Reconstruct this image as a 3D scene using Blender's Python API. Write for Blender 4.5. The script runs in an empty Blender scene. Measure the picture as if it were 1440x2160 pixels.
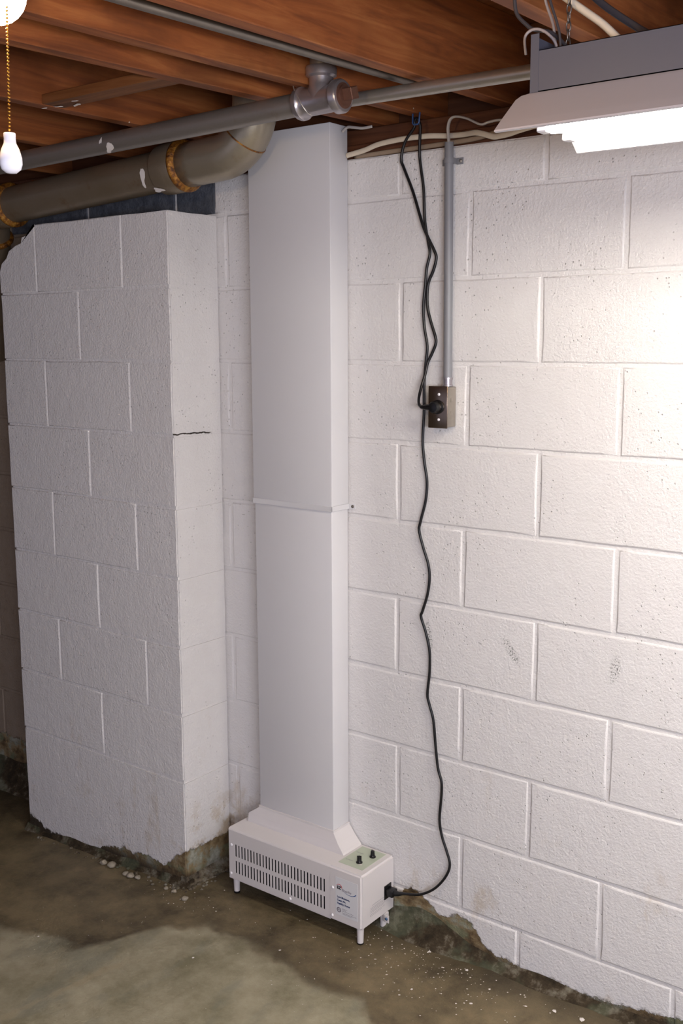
import bpy, bmesh, math, random
from mathutils import Vector, Matrix, noise

# ------------------------------------------------------------------ camera, world, exposure
SC = bpy.context.scene
COL = SC.collection
cam_data = bpy.data.cameras.new('camera')
cam_data.sensor_fit = 'VERTICAL'
cam_data.sensor_height = 36.0
cam_data.lens = 37.131
cam_data.clip_start = 0.02
cam = bpy.data.objects.new('camera', cam_data)
COL.objects.link(cam)
CAM_ROT = Matrix(((0.7945532, -0.0950532, 0.5997083), (0.6071821, 0.1306803, -0.7837426), (-0.0038728, 0.9868574, 0.1615471)))
cam.matrix_world = Matrix.Translation((1.71717, -2.23162, 1.59861)) @ CAM_ROT.to_4x4()
SC.camera = cam

world = bpy.data.worlds.new('world')
SC.world = world
world.use_nodes = True
world.node_tree.nodes['Background'].inputs[0].default_value = (0.61, 0.61, 0.84, 1)
world.node_tree.nodes['Background'].inputs[1].default_value = 0.42

SC.view_settings.view_transform = 'Standard'
SC.view_settings.look = 'None'
SC.view_settings.exposure = 0.45
SC.view_settings.gamma = 1.0
SC.view_settings.use_curve_mapping = False
TUBE_STRENGTH = 44.0
TUBE_COLOR = (1.0, 0.93, 0.80)
BULB_COLOR = (1.0, 0.68, 0.32)
# added fill for an unseen room lamp, set low, right of and behind the camera
al = bpy.data.lights.new('fill_light', 'AREA'); al.shape = 'RECTANGLE'; al.size = 1.2; al.size_y = 0.3
al.energy = 40.0; al.color = (0.90, 0.90, 1.0)
alo = bpy.data.objects.new('fill_light', al); COL.objects.link(alo)
alo.location = (2.6, -2.5, 1.50)
alo.rotation_euler = Vector((-.62, .75, -.12)).to_track_quat('-Z', 'Y').to_euler()

# ------------------------------------------------------------------ helpers
def lin(h):
    v = [int(h[i:i + 2], 16) / 255 for i in (0, 2, 4)]
    return tuple((c / 12.92 if c <= .04045 else ((c + .055) / 1.055) ** 2.4) for c in v) + (1,)

class NT:
    """small wrapper for building node materials"""
    def __init__(s, name):
        s.m = bpy.data.materials.new(name); s.m.use_nodes = True
        s.t = s.m.node_tree; s.b = s.t.nodes['Principled BSDF']
        s.geo = s.n('ShaderNodeNewGeometry'); s.pos = s.geo.outputs['Position']
    def n(s, kind, ins=None, **kw):
        nd = s.t.nodes.new(kind)
        for k, v in kw.items(): setattr(nd, k, v)
        for k, v in (ins or {}).items(): s.put(nd.inputs[k], v)
        return nd
    def put(s, sock, v):
        if isinstance(v, bpy.types.NodeSocket): s.t.links.new(v, sock)
        else: sock.default_value = v
    def math(s, op, a, b=0.0, c=None, clamp=False):
        nd = s.n('ShaderNodeMath', operation=op, use_clamp=clamp)
        s.put(nd.inputs[0], a); s.put(nd.inputs[1], b)
        if c is not None: s.put(nd.inputs[2], c)
        return nd.outputs[0]
    def sep(s, v=None):
        return s.n('ShaderNodeSeparateXYZ', {0: v or s.pos}).outputs
    def scale(s, v, xyz):
        return s.n('ShaderNodeVectorMath', {0: v, 1: xyz}, operation='MULTIPLY').outputs[0]
    def noise(s, scale, detail=4, rough=.55, vec=None, out='Fac', dist=0.0):
        nd = s.n('ShaderNodeTexNoise', {'Vector': vec or s.pos, 'Scale': scale, 'Detail': detail, 'Roughness': rough, 'Distortion': dist})
        return nd.outputs[out]
    def voro(s, scale, vec=None, feature='F1', out='Distance'):
        nd = s.n('ShaderNodeTexVoronoi', {'Vector': vec or s.pos, 'Scale': scale}, feature=feature)
        return nd.outputs[out]
    def ramp(s, f, stops):
        nd = s.n('ShaderNodeValToRGB', {0: f}); cr = nd.color_ramp
        while len(cr.elements) < len(stops): cr.elements.new(.5)
        for e, (p, c) in zip(cr.elements, stops):
            e.position = p; e.color = c if len(c) == 4 else tuple(c) + (1,)
        return nd.outputs[0]
    def step(s, f, lo, hi):
        nd = s.n('ShaderNodeMapRange', {0: f, 1: lo, 2: hi}, interpolation_type='SMOOTHSTEP')
        return nd.outputs[0]
    def mix(s, f, a, b, blend='MIX'):
        nd = s.n('ShaderNodeMix', data_type='RGBA', blend_type=blend)
        s.put(nd.inputs[0], f); s.put(nd.inputs[6], a); s.put(nd.inputs[7], b)
        return nd.outputs[2]
    def curve(s, x, pts, x0, x1):
        f = s.n('ShaderNodeMapRange', {0: x, 1: x0, 2: x1}).outputs[0]
        nd = s.n('ShaderNodeFloatCurve', {'Factor': 1.0, 'Value': f})
        c = nd.mapping.curves[0]
        pts = [((px - x0) / (x1 - x0), py) for px, py in pts]
        while len(c.points) < len(pts): c.points.new(.5, .5)
        for q, (a, b) in zip(c.points, pts): q.location = (a, b); q.handle_type = 'VECTOR'
        nd.mapping.update()
        return nd.outputs[0]
    def bump(s, h, dist, strength=1.0, normal=None):
        ins = {'Height': h, 'Distance': dist, 'Strength': strength}
        if normal: ins['Normal'] = normal
        nd = s.n('ShaderNodeBump', ins)
        s.t.links.new(nd.outputs[0], s.b.inputs['Normal'])
        return nd.outputs[0]
    def done(s, color=None, rough=None, metal=None, spec=None):
        if color is not None: s.put(s.b.inputs['Base Color'], color)
        if rough is not None: s.put(s.b.inputs['Roughness'], rough)
        if metal is not None: s.put(s.b.inputs['Metallic'], metal)
        if spec is not None: s.put(s.b.inputs['Specular IOR Level'], spec)
        return s.m

def plain(name, hexc, rough=.5, metal=0.0, spec=.5, var=.08, scale=30, bump=0.0):
    t = NT(name)
    c = lin(hexc); d = tuple(x * (1 - var) for x in c[:3]) + (1,)
    col = t.mix(t.noise(scale), c, d)
    if bump: t.bump(t.noise(scale * 12, 3), bump)
    return t.done(col, rough, metal, spec)

def obj(name, bm, mat=None, parent=None, smooth=False, loc=None):
    if isinstance(bm, bmesh.types.BMesh):
        me = bpy.data.meshes.new(name); bm.normal_update(); bm.to_mesh(me); bm.free()
    else: me = bm
    if smooth:
        for p in me.polygons: p.use_smooth = True
        if smooth != 'all':
            me.set_sharp_from_angle(angle=math.radians(smooth if smooth is not True else 40))
    if name == 'block':
        big = max(me.polygons, key=lambda p: p.area).area
        for p in me.polygons:
            if p.area > .25 * big or (p.area > .0008 and max(abs(c) for c in p.normal) > .999): p.use_smooth = False
    if mat is not None and not me.materials: me.materials.append(mat)
    o = bpy.data.objects.new(name, me); COL.objects.link(o)
    if parent is not None: o.parent = parent
    if loc: o.location = loc
    return o

def tag(o, label=None, cat=None, group=None, kind=None):
    if label: o['label'] = label
    if cat: o['category'] = cat
    if group: o['group'] = group
    if kind: o['kind'] = kind
    return o

def empty(name, loc=(0, 0, 0)):
    o = bpy.data.objects.new(name, None); COL.objects.link(o); o.empty_display_size = .05
    # parts are modelled in world coordinates, so the Empty keeps an inverse on its children
    o.location = loc
    return o

def adopt(root):
    """children were built in world coordinates: keep them there under the moved Empty"""
    inv = Matrix.Translation(root.location).inverted()
    for c in root.children: c.matrix_parent_inverse = inv

def add_box(bm, x0, x1, y0, y1, z0, z1, bev=0.0, seg=2):
    vs = [bm.verts.new((x, y, z)) for x in (x0, x1) for y in (y0, y1) for z in (z0, z1)]
    fs = []
    for f in ((0, 1, 3, 2), (4, 6, 7, 5), (0, 4, 5, 1), (2, 3, 7, 6), (0, 2, 6, 4), (1, 5, 7, 3)):
        fs.append(bm.faces.new([vs[i] for i in f]))
    if bev:
        es = list({e for f in fs for e in f.edges})
        bmesh.ops.bevel(bm, geom=es, offset=bev, segments=seg, profile=.5, affect='EDGES')
    return bm

def box(x0, x1, y0, y1, z0, z1, bev=0.0, seg=2):
    return add_box(bmesh.new(), x0, x1, y0, y1, z0, z1, bev, seg)

def spline(pts, n=6, closed=False):
    P = [Vector(p) for p in pts]
    if len(P) < 3: return P
    out = []
    for i in range(len(P) - 1):
        a = P[max(i - 1, 0)]; b = P[i]; c = P[i + 1]; d = P[min(i + 2, len(P) - 1)]
        for k in range(n):
            t = k / n
            out.append(.5 * ((2 * b) + (c - a) * t + (2 * a - 5 * b + 4 * c - d) * t * t + (3 * b - a - 3 * c + d) * t ** 3))
    out.append(P[-1]); return out

def add_sweep(bm, path, rad, n=12, caps=True, flat=1.0, up=Vector((0, 0, 1))):
    """round (or flattened) tube along a path; rad is a number or one per point"""
    P = [Vector(p) for p in path]
    R = rad if isinstance(rad, (list, tuple)) else [rad] * len(P)
    rings = []; nrm = None
    for i, p in enumerate(P):
        t = (P[min(i + 1, len(P) - 1)] - P[max(i - 1, 0)])
        if t.length < 1e-9: t = Vector((0, 0, 1))
        t.normalize()
        if nrm is None:
            ref = up if abs(t.dot(up)) < .95 else Vector((0, 1, 0))
            nrm = (ref - t * ref.dot(t)).normalized()
        else:
            q = nrm - t * nrm.dot(t)
            nrm = q.normalized() if q.length > 1e-6 else nrm
        b = t.cross(nrm)
        rings.append([bm.verts.new(p + (nrm * math.cos(a) + b * math.sin(a) * flat) * R[i]) for a in (2 * math.pi * k / n for k in range(n))])
    for a, b in zip(rings, rings[1:]):
        for k in range(n):
            bm.faces.new((a[k], a[(k + 1) % n], b[(k + 1) % n], b[k]))
    if caps:
        bm.faces.new(rings[0][::-1]); bm.faces.new(rings[-1])
    bmesh.ops.recalc_face_normals(bm, faces=bm.faces)
    return bm

def sweep(path, rad, n=12, **k): return add_sweep(bmesh.new(), path, rad, n, **k)

def add_lathe(bm, prof, base, axis=(0, 0, 1), n=24):
    """prof: list of (distance along the axis, radius)"""
    ax = Vector(axis).normalized(); base = Vector(base)
    return add_sweep_profile(bm, [(base + ax * d, r) for d, r in prof], ax, n)

def add_sweep_profile(bm, items, ax, n):
    ref = Vector((0, 0, 1)) if abs(ax.z) < .9 else Vector((1, 0, 0))
    u = (ref - ax * ref.dot(ax)).normalized(); v = ax.cross(u)
    rings = []
    for c, r in items:
        rings.append([bm.verts.new(c + (u * math.cos(a) + v * math.sin(a)) * max(r, 1e-5)) for a in (2 * math.pi * k / n for k in range(n))])
    for a, b in zip(rings, rings[1:]):
        for k in range(n): bm.faces.new((a[k], a[(k + 1) % n], b[(k + 1) % n], b[k]))
    bm.faces.new(rings[0][::-1]); bm.faces.new(rings[-1])
    bmesh.ops.recalc_face_normals(bm, faces=bm.faces)
    return bm

def lathe(prof, base, axis=(0, 0, 1), n=24): return add_lathe(bmesh.new(), prof, base, axis, n)

def poly_prism(pts, y0, y1, plane='xz'):
    """closed outline extruded between two depths"""
    bm = bmesh.new()
    def P(a, b, d): return {'xz': (a, d, b), 'xy': (a, b, d), 'yz': (d, a, b)}[plane]
    A = [bm.verts.new(P(a, b, y0)) for a, b in pts]; B = [bm.verts.new(P(a, b, y1)) for a, b in pts]
    bm.faces.new(A); bm.faces.new(B[::-1])
    for i in range(len(A)):
        j = (i + 1) % len(A); bm.faces.new((A[i], B[i], B[j], A[j]))
    bmesh.ops.recalc_face_normals(bm, faces=bm.faces)
    return bm

def text_bm(s, size, align='LEFT', bold=0.0, shear=0.0, sx=1.0):
    """lettering as flat mesh in the xy plane, built with the built-in font"""
    cu = bpy.data.curves.new('lettering', 'FONT'); cu.body = s; cu.size = size; cu.align_x = align
    cu.offset = bold; cu.shear = shear; cu.resolution_u = 2
    ob = bpy.data.objects.new('lettering', cu); COL.objects.link(ob)
    dg = bpy.context.evaluated_depsgraph_get(); dg.update()
    me = bpy.data.meshes.new_from_object(ob.evaluated_get(dg))
    bpy.data.objects.remove(ob); bpy.data.curves.remove(cu)
    bm = bmesh.new(); bm.from_mesh(me); bpy.data.meshes.remove(me)
    for v in bm.verts: v.co.x *= sx
    return bm

def put(bm, M):
    bmesh.ops.transform(bm, matrix=M, verts=bm.verts); return bm
def merge(dst, src):
    me = bpy.data.meshes.new('tmp'); src.to_mesh(me); src.free(); dst.from_mesh(me); bpy.data.meshes.remove(me); return dst

# ------------------------------------------------------------------ masonry and floor materials
PEEL_MAIN = [(-1.75, .14), (-1.19, .145), (-.46, .02), (-.40, .09), (-.30, .11), (.15, .085), (.193, .092), (.217, .107), (.2446, .128), (.271, .118), (.301, .101),
             (.332, .077), (.361, .081), (.39, .098), (.419, .094), (.448, .071), (.477, .032), (.50, .026), (.526, .026), (.6076, .012),
             (.66, .019), (.711, .014), (.834, .02), (.994, .045), (1.5, .04)]
PEEL_PILASTER = [(-1.30, .03), (-1.186, .01), (-1.128, -.005), (-1.104, -.022), (-1.04, -.022), (-.895, -.018), (-.847, -.014), (-.7765, .014),
                 (-.686, .034), (-.665, .024), (-.62, .038), (-.5575, .034), (-.5265, .029), (-.463, .079), (-.43, .10), (-.40, .085), (-.2, .085)]

def painted_masonry(name, peel, scuffs=(), c1='e6e4e4', c2='dddbda', crack=False):
    t = NT(name)
    x, y, z = t.sep()
    # paint: off-white, slightly mottled, soft dirt low on the wall
    base = t.mix(t.noise(1.7, 3), lin(c1), lin(c2))
    base = t.mix(t.math('MULTIPLY', t.noise(18, 5), .25), base, lin('c6c0ba'))
    low = t.step(z, .75, .0)
    stains = t.math('MULTIPLY', t.step(t.noise(7, 5, .7, vec=t.scale(t.pos, (1, 1, .5))), .55, .72), low)
    base = t.mix(t.math('MULTIPLY', stains, .55), base, lin('b7a283'))
    # small rust or mould dots
    dots = t.step(t.voro(16, feature='F1'), .085, .045)
    dots = t.math('MULTIPLY', dots, t.step(t.noise(3.1, 2), .52, .62))
    dots = t.math('MULTIPLY', dots, t.step(z, .5, .1))
    base = t.mix(dots, base, lin('5d4a36'))
    mould = t.math('MULTIPLY', t.step(t.voro(48), .16, .06), t.step(t.noise(9, 4, .7), .47, .60))
    mould = t.math('MULTIPLY', mould, t.math('MULTIPLY', t.step(x, -.18, -.26), t.step(x, -.52, -.43)))
    mould = t.math('MULTIPLY', mould, t.step(z, .36, .20))
    base = t.mix(t.math('MULTIPLY', mould, .8), base, lin('3f3428'))
    tan = t.math('MULTIPLY', t.math('MULTIPLY', t.step(t.noise(12, 5, .7), .46, .60), t.step(z, .30, .10)), t.math('MULTIPLY', t.step(x, -.20, -.30), t.step(x, -.52, -.43)))
    base = t.mix(t.math('MULTIPLY', tan, .6), base, lin('a88f66'))
    # paint lost along the foot
    prof = t.curve(x, [(a, (b + .1) / .3) for a, b in peel], peel[0][0], peel[-1][0])
    h = t.math('MULTIPLY_ADD', prof, .3, -.1)
    wob = t.math('MULTIPLY_ADD', t.noise(38, 5, .65), .040, -.020)
    d = t.math('SUBTRACT', z, t.math('ADD', h, wob))          # <0 bare
    bare = t.step(d, .0012, -.0012)
    rim = t.math('MULTIPLY', t.step(d, .009, .0), t.step(t.noise(60, 4), .42, .58))
    cn = t.noise(11, 6, .65)
    conc = t.ramp(cn, [(.34, lin('3a3024')), (.44, lin('6f5c40')), (.52, lin('8c7b5c')), (.58, lin('8d8e7e')), (.68, lin('b3b0a4'))])
    moss = t.step(t.noise(8.5, 4, .6, vec=t.scale(t.pos, (1, 1, 1.4))), .52, .62)
    conc = t.mix(t.math('MULTIPLY', moss, .5), conc, lin('6f7f66'))
    conc = t.mix(t.step(z, .045, -.01), conc, lin('3a3125'))
    col = t.mix(t.math('MULTIPLY', rim, .75), base, lin('443829'))
    for (cx, cz, ax_, az, sl) in scuffs:                        # dark rubbed marks on the paint
        dx = t.math('SUBTRACT', x, cx); dz = t.math('SUBTRACT', z, cz)
        dx = t.math('MULTIPLY_ADD', dz, sl, dx)
        r = t.math('SQRT', t.math('ADD', t.math('POWER', t.math('DIVIDE', dx, ax_), 2), t.math('POWER', t.math('DIVIDE', dz, az), 2)))
        m = t.math('MULTIPLY', t.step(r, 1.0, .35), t.step(t.noise(230, 3, .7), .50, .60))
        col = t.mix(t.math('MULTIPLY', m, .85), col, lin('4a4f48'))
    col = t.mix(bare, col, conc)
    if crack:                                                   # hairline crack in the bed joint on the side face
        cz = t.math('ADD', t.math('MULTIPLY_ADD', t.noise(30, 3), .012, 1.3285), t.math('MULTIPLY', y, -.02))
        k = t.step(t.math('ABSOLUTE', t.math('SUBTRACT', z, cz)), .0026, .0012)
        k = t.math('MULTIPLY', t.math('MULTIPLY', k, t.step(x, -.4345, -.4328)), t.step(y, -.035, -.050))
        col = t.mix(k, col, lin('2a2118'))
    # orange-peel paint, pits, bare areas rougher and lower
    pits = t.step(t.voro(75), .16, .04)
    pits = t.math('MULTIPLY', pits, t.step(t.noise(6, 2), .46, .60))
    fine = t.math('ADD', t.math('MULTIPLY', t.noise(150, 4, .6), .9), t.math('MULTIPLY', t.noise(34, 4), .9))
    hgt = t.math('SUBTRACT', fine, t.math('MULTIPLY', pits, 1.6))
    hgt = t.math('ADD', hgt, t.math('MULTIPLY', t.noise(45, 6, .7), t.math('MULTIPLY', bare, 2.5)))
    hgt = t.math('SUBTRACT', hgt, t.math('MULTIPLY', bare, 1.8))
    t.bump(hgt, .0034, .8)
    return t.done(col, t.math('MULTIPLY_ADD', bare, .3, .52), 0, .35)

SCUFFS = [(.293, .844, .010, .055, .15), (.528, .845, .018, .045, .65), (.797, .848, .018, .045, -.15)]
M_WALL = painted_masonry('painted block', PEEL_MAIN, SCUFFS)
M_TAN_SHADE = painted_masonry('shaded tan block', PEEL_MAIN, (), '8f7d6a', '80705f')  # tan hue with the dim shade left of the pilaster put into it
M_PIL = painted_masonry('painted pilaster block', PEEL_PILASTER, crack=True)

def bare_concrete(name, dark='37302a', mid='6d6352', light='8f8c80', moss=.35):
    t = NT(name)
    c = t.ramp(t.noise(16, 8, .72), [(.38, lin(dark)), (.5, lin(mid)), (.62, lin(light))])
    m = t.step(t.noise(7, 4, .6), .5, .62)
    c = t.mix(t.math('MULTIPLY', m, moss), c, lin('66705a'))
    t.bump(t.noise(60, 6, .7), .008, .9)
    return t.done(c, .85, 0, .25)
M_BARE = bare_concrete('bare concrete')
M_COVE = bare_concrete('damp mortar cove', '2e271c', '463b2b', '7d7768', .4)
M_GREYBLOCK = bare_concrete('unpainted block', '4c4f57', '5a5e67', '6d7078', .0)

def floor_material():
    t = NT('damp concrete floor')
    x, y, z = t.sep()
    pts = [(-3.0, -.95), (-1.2, -.75), (-.694, -.653), (-.631, -.62), (-.549, -.603), (-.432, -.615), (-.3645, -.493), (-.3153, -.383), (-.2313, -.319), (-.1176, -.307),
           (-.004, -.32), (.143, -.34), (.243, -.351), (.31, -.324), (.406, -.378), (.7, -.45), (2.0, -.7)]
    f = t.math('SUBTRACT', t.curve(x, [(a, b + 1) for a, b in pts], -3.0, 2.0), 1.0)
    d = t.math('SUBTRACT', y, f)
    d = t.math('ADD', d, t.math('MULTIPLY_ADD', t.noise(9, 5, .6), .16, -.08))
    wet = t.step(d, -.035, .02)
    n1 = t.noise(4.5, 6, .6); n2 = t.noise(28, 6, .65)
    dry = t.ramp(t.math('ADD', t.math('MULTIPLY', n1, .6), t.math('MULTIPLY', t.noise(17, 7, .7), .4)), [(.38, lin('7d775e')), (.5, lin('99927a')), (.62, lin('aaa38b'))])
    dry = t.mix(t.math('MULTIPLY', t.step(t.noise(5, 4, .6, vec=t.scale(t.pos, (1.6, .8, 1))), .5, .66), .5), dry, lin('787a6d'))
    dmp = t.ramp(t.math('ADD', t.math('MULTIPLY', n1, .6), t.math('MULTIPLY', t.noise(13, 7, .72), .4)), [(.38, lin('443a29')), (.48, lin('675b43')), (.6, lin('827457'))])
    dmp = t.mix(t.math('MULTIPLY', t.step(n2, .5, .7), .35), dmp, lin('746a50'))
    col = t.mix(wet, dry, dmp)
    edge = t.math('MULTIPLY', t.step(t.math('ABSOLUTE', t.math('SUBTRACT', d, .012)), .035, .0), t.step(t.noise(13, 4), .45, .62))
    col = t.mix(t.math('MULTIPLY', edge, .6), col, lin('3f3626'))
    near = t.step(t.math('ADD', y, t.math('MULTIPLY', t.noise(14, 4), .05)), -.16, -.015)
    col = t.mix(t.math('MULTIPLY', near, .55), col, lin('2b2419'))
    # worn streak running towards the room
    sx = t.math('ADD', x, t.math('MULTIPLY', t.math('ADD', y, .75), -.17))
    sd = t.math('ABSOLUTE', t.math('ADD', sx, .300))
    sd = t.math('ADD', sd, t.math('MULTIPLY_ADD', t.noise(22, 4), .05, -.025))
    st = t.math('MULTIPLY', t.step(sd, .016, .002), t.step(y, -.52, -.62))
    col = t.mix(t.math('MULTIPLY', st, .5), col, lin('a3967a'))
    fine = t.step(t.voro(150), .10, .05)
    fine = t.math('MULTIPLY', fine, t.step(t.noise(5, 3), .45, .6))
    col = t.mix(t.math('MULTIPLY', fine, .6), col, lin('a9a48f'))
    t.bump(t.math('ADD', t.noise(11, 5), t.math('MULTIPLY', t.noise(90, 5, .7), .5)), .008, .7)
    return t.done(col, t.math('MULTIPLY_ADD', wet, -.18, .72), 0, .45)
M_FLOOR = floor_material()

def wood(name, c1, c2, c3, axis=1, knots=True, rough=.6):
    t = NT(name)
    sc = [1, 1, 1]; sc[axis] = .07
    v = t.scale(t.pos, tuple(sc))
    info = t.n('ShaderNodeObjectInfo')
    v = t.n('ShaderNodeVectorMath', {0: v, 1: info.outputs['Random']}, operation='ADD').outputs[0]
    g = t.noise(38, 6, .6, vec=v, dist=.6)
    w = t.noise(7, 3, .5, vec=v)
    c = t.ramp(g, [(.32, lin(c1)), (.5, lin(c2)), (.68, lin(c3))])
    c = t.mix(t.math('MULTIPLY', t.step(w, .45, .7), .4), c, lin(c1))
    c = t.mix(t.math('MULTIPLY', t.step(t.noise(3.2, 5), .48, .68), .55), c, lin('4a2814'))
    if knots:
        k = t.step(t.voro(3.1, vec=t.scale(t.pos, (1, .8, 1.2))), .09, .03)
        c = t.mix(t.math('MULTIPLY', k, .7), c, lin('3a1d0c'))
    sp = t.step(t.voro(19), .05, .03)
    sp = t.math('MULTIPLY', sp, t.step(t.noise(6, 2), .55, .6))
    c = t.mix(sp, c, lin('cfc0ae'))
    t.bump(g, .0015, .5)
    return t.done(c, rough, 0, .3)
M_JOIST = wood('joist timber', '663820', '874d28', '9f6438')
M_DECK = wood('deck boards', '5a3319', '6f4122', '80502c', axis=0)
M_SILL = wood('sill timber', '4b2c1c', '5d3824', '6c452f', axis=0)
M_STRIP = wood('strip timber', '553319', '6d4221', '7f5230', axis=0, knots=False)

def metal_paint(name, c1, c2, rust=.3, rough=.42, metal=.65, patches=()):
    t = NT(name)
    c = t.mix(t.noise(6, 4), lin(c1), lin(c2))
    r = t.step(t.noise(14, 6, .7), .56, .74)
    c = t.mix(t.math('MULTIPLY', r, rust), c, lin('6e4a26'))
    t.bump(t.noise(90, 4), .0006, .6)
    return t.done(c, rough, metal, .5)
M_PIPE = metal_paint('aluminium painted pipe', '9a948e', '87817c', .25)
M_TEE = metal_paint('silver painted fitting', 'b8b2b6', 'a29ca0', .06, .30, .8)
M_BIG = metal_paint('weathered silver drain', '8d8172', '75664f', .5, .40, .5)
M_RUST = NT('rusty lead joint')
_c = M_RUST.ramp(M_RUST.noise(55, 5, .7), [(.35, lin('4a2a12')), (.5, lin('8e5a1d')), (.62, lin('b88432')), (.75, lin('8d8068'))])
M_RUST.bump(M_RUST.noise(90, 5, .7), .004, .9)
M_RUST = M_RUST.done(_c, .38, .45, .6)
M_PLUG = plain('rusty plug', '7a5546', .5, .6, var=.4, scale=60, bump=.001)
M_EMT = plain('galvanised conduit', 'b6b0a8', .38, .75, var=.2, scale=25)
M_ROD = plain('dull steel tube', '77706a', .42, .8, var=.3, scale=30)
M_WIRE = plain('bright wire', 'c9c4bc', .35, .8)
M_CHIP = plain('white paint flake', 'e6e0dc', .6, 0, var=.1)
M_PVC = plain('grey plastic conduit', '828388', .45, 0, var=.08, scale=10)
M_CORD = plain('black rubber cord', '0d0c10', .4, 0, .5, var=.3)
M_BLACK = plain('black plastic', '101012', .35, 0, .5, var=.2)
M_NM = plain('off-white cable sheath', 'd9cdb9', .5, 0, var=.15, scale=40)
M_NMG = plain('dusty grey cable sheath', 'b9b2ac', .55, 0, var=.15, scale=40)
M_GREYCABLE = plain('dark grey wire', '3f3c40', .5, 0, var=.2)
M_LGREY = plain('light grey wire', 'a39a9a', .5, 0, var=.2)
M_ENAMEL = plain('white enamel', 'dedad2', .38, 0, .5, var=.03, scale=6)
M_DUCT = plain('white sheet metal', 'd9d8da', .42, 0, .5, var=.03, scale=3)
M_UNIT = plain('cream steel cabinet', 'dbd6d5', .42, 0, .5, var=.03, scale=6, bump=.0001)
M_DARKIN = plain('dark shaded interior', '1a171d', .9, 0, .1)
M_PANEL = plain('pale green control panel', 'b9c2ae', .45, 0, var=.04)
M_LABEL = plain('label paper', 'dcdcde', .45, 0, var=.03)
M_CHANNEL = plain('grey enamel channel', '50525f', .45, 0, .5, var=.05, scale=8)
M_FIXT = plain('white enamel reflector', 'b9b5ba', .35, 0, .5, var=.04, scale=8)
M_SCREW = plain('white screw head', 'f4f2f6', .25, 0, .6, var=.02)
M_STEELBOX = plain('galvanised box', 'b5ada2', .32, .75, var=.35, scale=40)
M_PLATE = plain('brushed steel plate', '8f7f70', .22, .95, var=.15, scale=60)
M_PORC = plain('white porcelain', 'eceaf2', .18, 0, .6, var=.02)
M_BRASS = plain('brass beads', 'c08a3a', .3, .9, var=.15)
M_INK = {k: plain('ink ' + k, v, .5, 0, .3, var=.02) for k, v in dict(black='1b1b22', grey='8d8590', red='c23a3c', blue='1f4f8f', navy='1d3566', small='6f6872').items()}

# ------------------------------------------------------------------ floor
def floor_z(x, y):
    s = min(max((-.32 - x) / .85, 0), 1)
    base = -.045 * s * min(max((y + 1.6) / 1.0, 0), 1)
    return base + .004 * noise.noise(Vector((x * 1.7, y * 1.7, 0)))

def build_floor():
    bm = bmesh.new()
    X0, X1, Y0, Y1 = -3.2, 4.2, -4.2, .12
    nx, ny = 150, 100
    g = [[bm.verts.new((X0 + (X1 - X0) * i / nx, Y0 + (Y1 - Y0) * j / ny, floor_z(X0 + (X1 - X0) * i / nx, Y0 + (Y1 - Y0) * j / ny))) for j in range(ny + 1)] for i in range(nx + 1)]
    for i in range(nx):
        for j in range(ny): bm.faces.new((g[i][j], g[i + 1][j], g[i + 1][j + 1], g[i][j + 1]))
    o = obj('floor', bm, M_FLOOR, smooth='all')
    tag(o, 'damp worn concrete basement floor', kind='structure')
build_floor()

# ------------------------------------------------------------------ block walls
S = .2032
def zL(k): return 1.945 - (k - 1) * S
rng = random.Random(4)

def outline(x0, x1, z0, z1, nl, ns, amp, seed):
    pts = []
    for i in range(nl): pts.append((x0 + (x1 - x0) * i / nl, z0))
    for i in range(ns): pts.append((x1, z0 + (z1 - z0) * i / ns))
    for i in range(nl): pts.append((x1 - (x1 - x0) * i / nl, z1))
    for i in range(ns): pts.append((x0, z1 - (z1 - z0) * i / ns))
    out = []
    for a, b in pts:
        n1 = noise.noise(Vector((a * 9, b * 9, seed))); n2 = noise.noise(Vector((a * 9, b * 9, seed + 50)))
        out.append((a + n1 * amp, b + n2 * amp))
    return out

def loft_block(loop, depth_front, depth_back, mapf, round_=.0045):
    """block with rounded front edge; loop in wall plane coords, mapf(a, b, depth) -> point"""
    bm = bmesh.new()
    ca = sum(a for a, b in loop) / len(loop); cb = sum(b for a, b in loop) / len(loop)
    def ring(off, d):
        vs = []
        n = len(loop)
        for i in range(n):
            pa, pb = loop[i - 1], loop[(i + 1) % n]
            tx, tz = pb[0] - pa[0], pb[1] - pa[1]; L = math.hypot(tx, tz) or 1
            nx, nz = tz / L, -tx / L            # outward for a counter-clockwise loop
            vs.append(bm.verts.new(mapf(loop[i][0] - nx * off, loop[i][1] - nz * off, d)))
        return vs
    rs = [ring(round_, depth_front), ring(round_ * .35, depth_front + round_ * .25), ring(0, depth_front + round_ * .9), ring(0, depth_back)]
    for a, b in zip(rs, rs[1:]):
        for i in range(len(a)):
            j = (i + 1) % len(a); bm.faces.new((a[i], a[j], b[j], b[i]))
    bm.faces.new(rs[0]); bm.faces.new(rs[-1][::-1])
    bmesh.ops.recalc_face_normals(bm, faces=bm.faces)
    return bm

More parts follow.
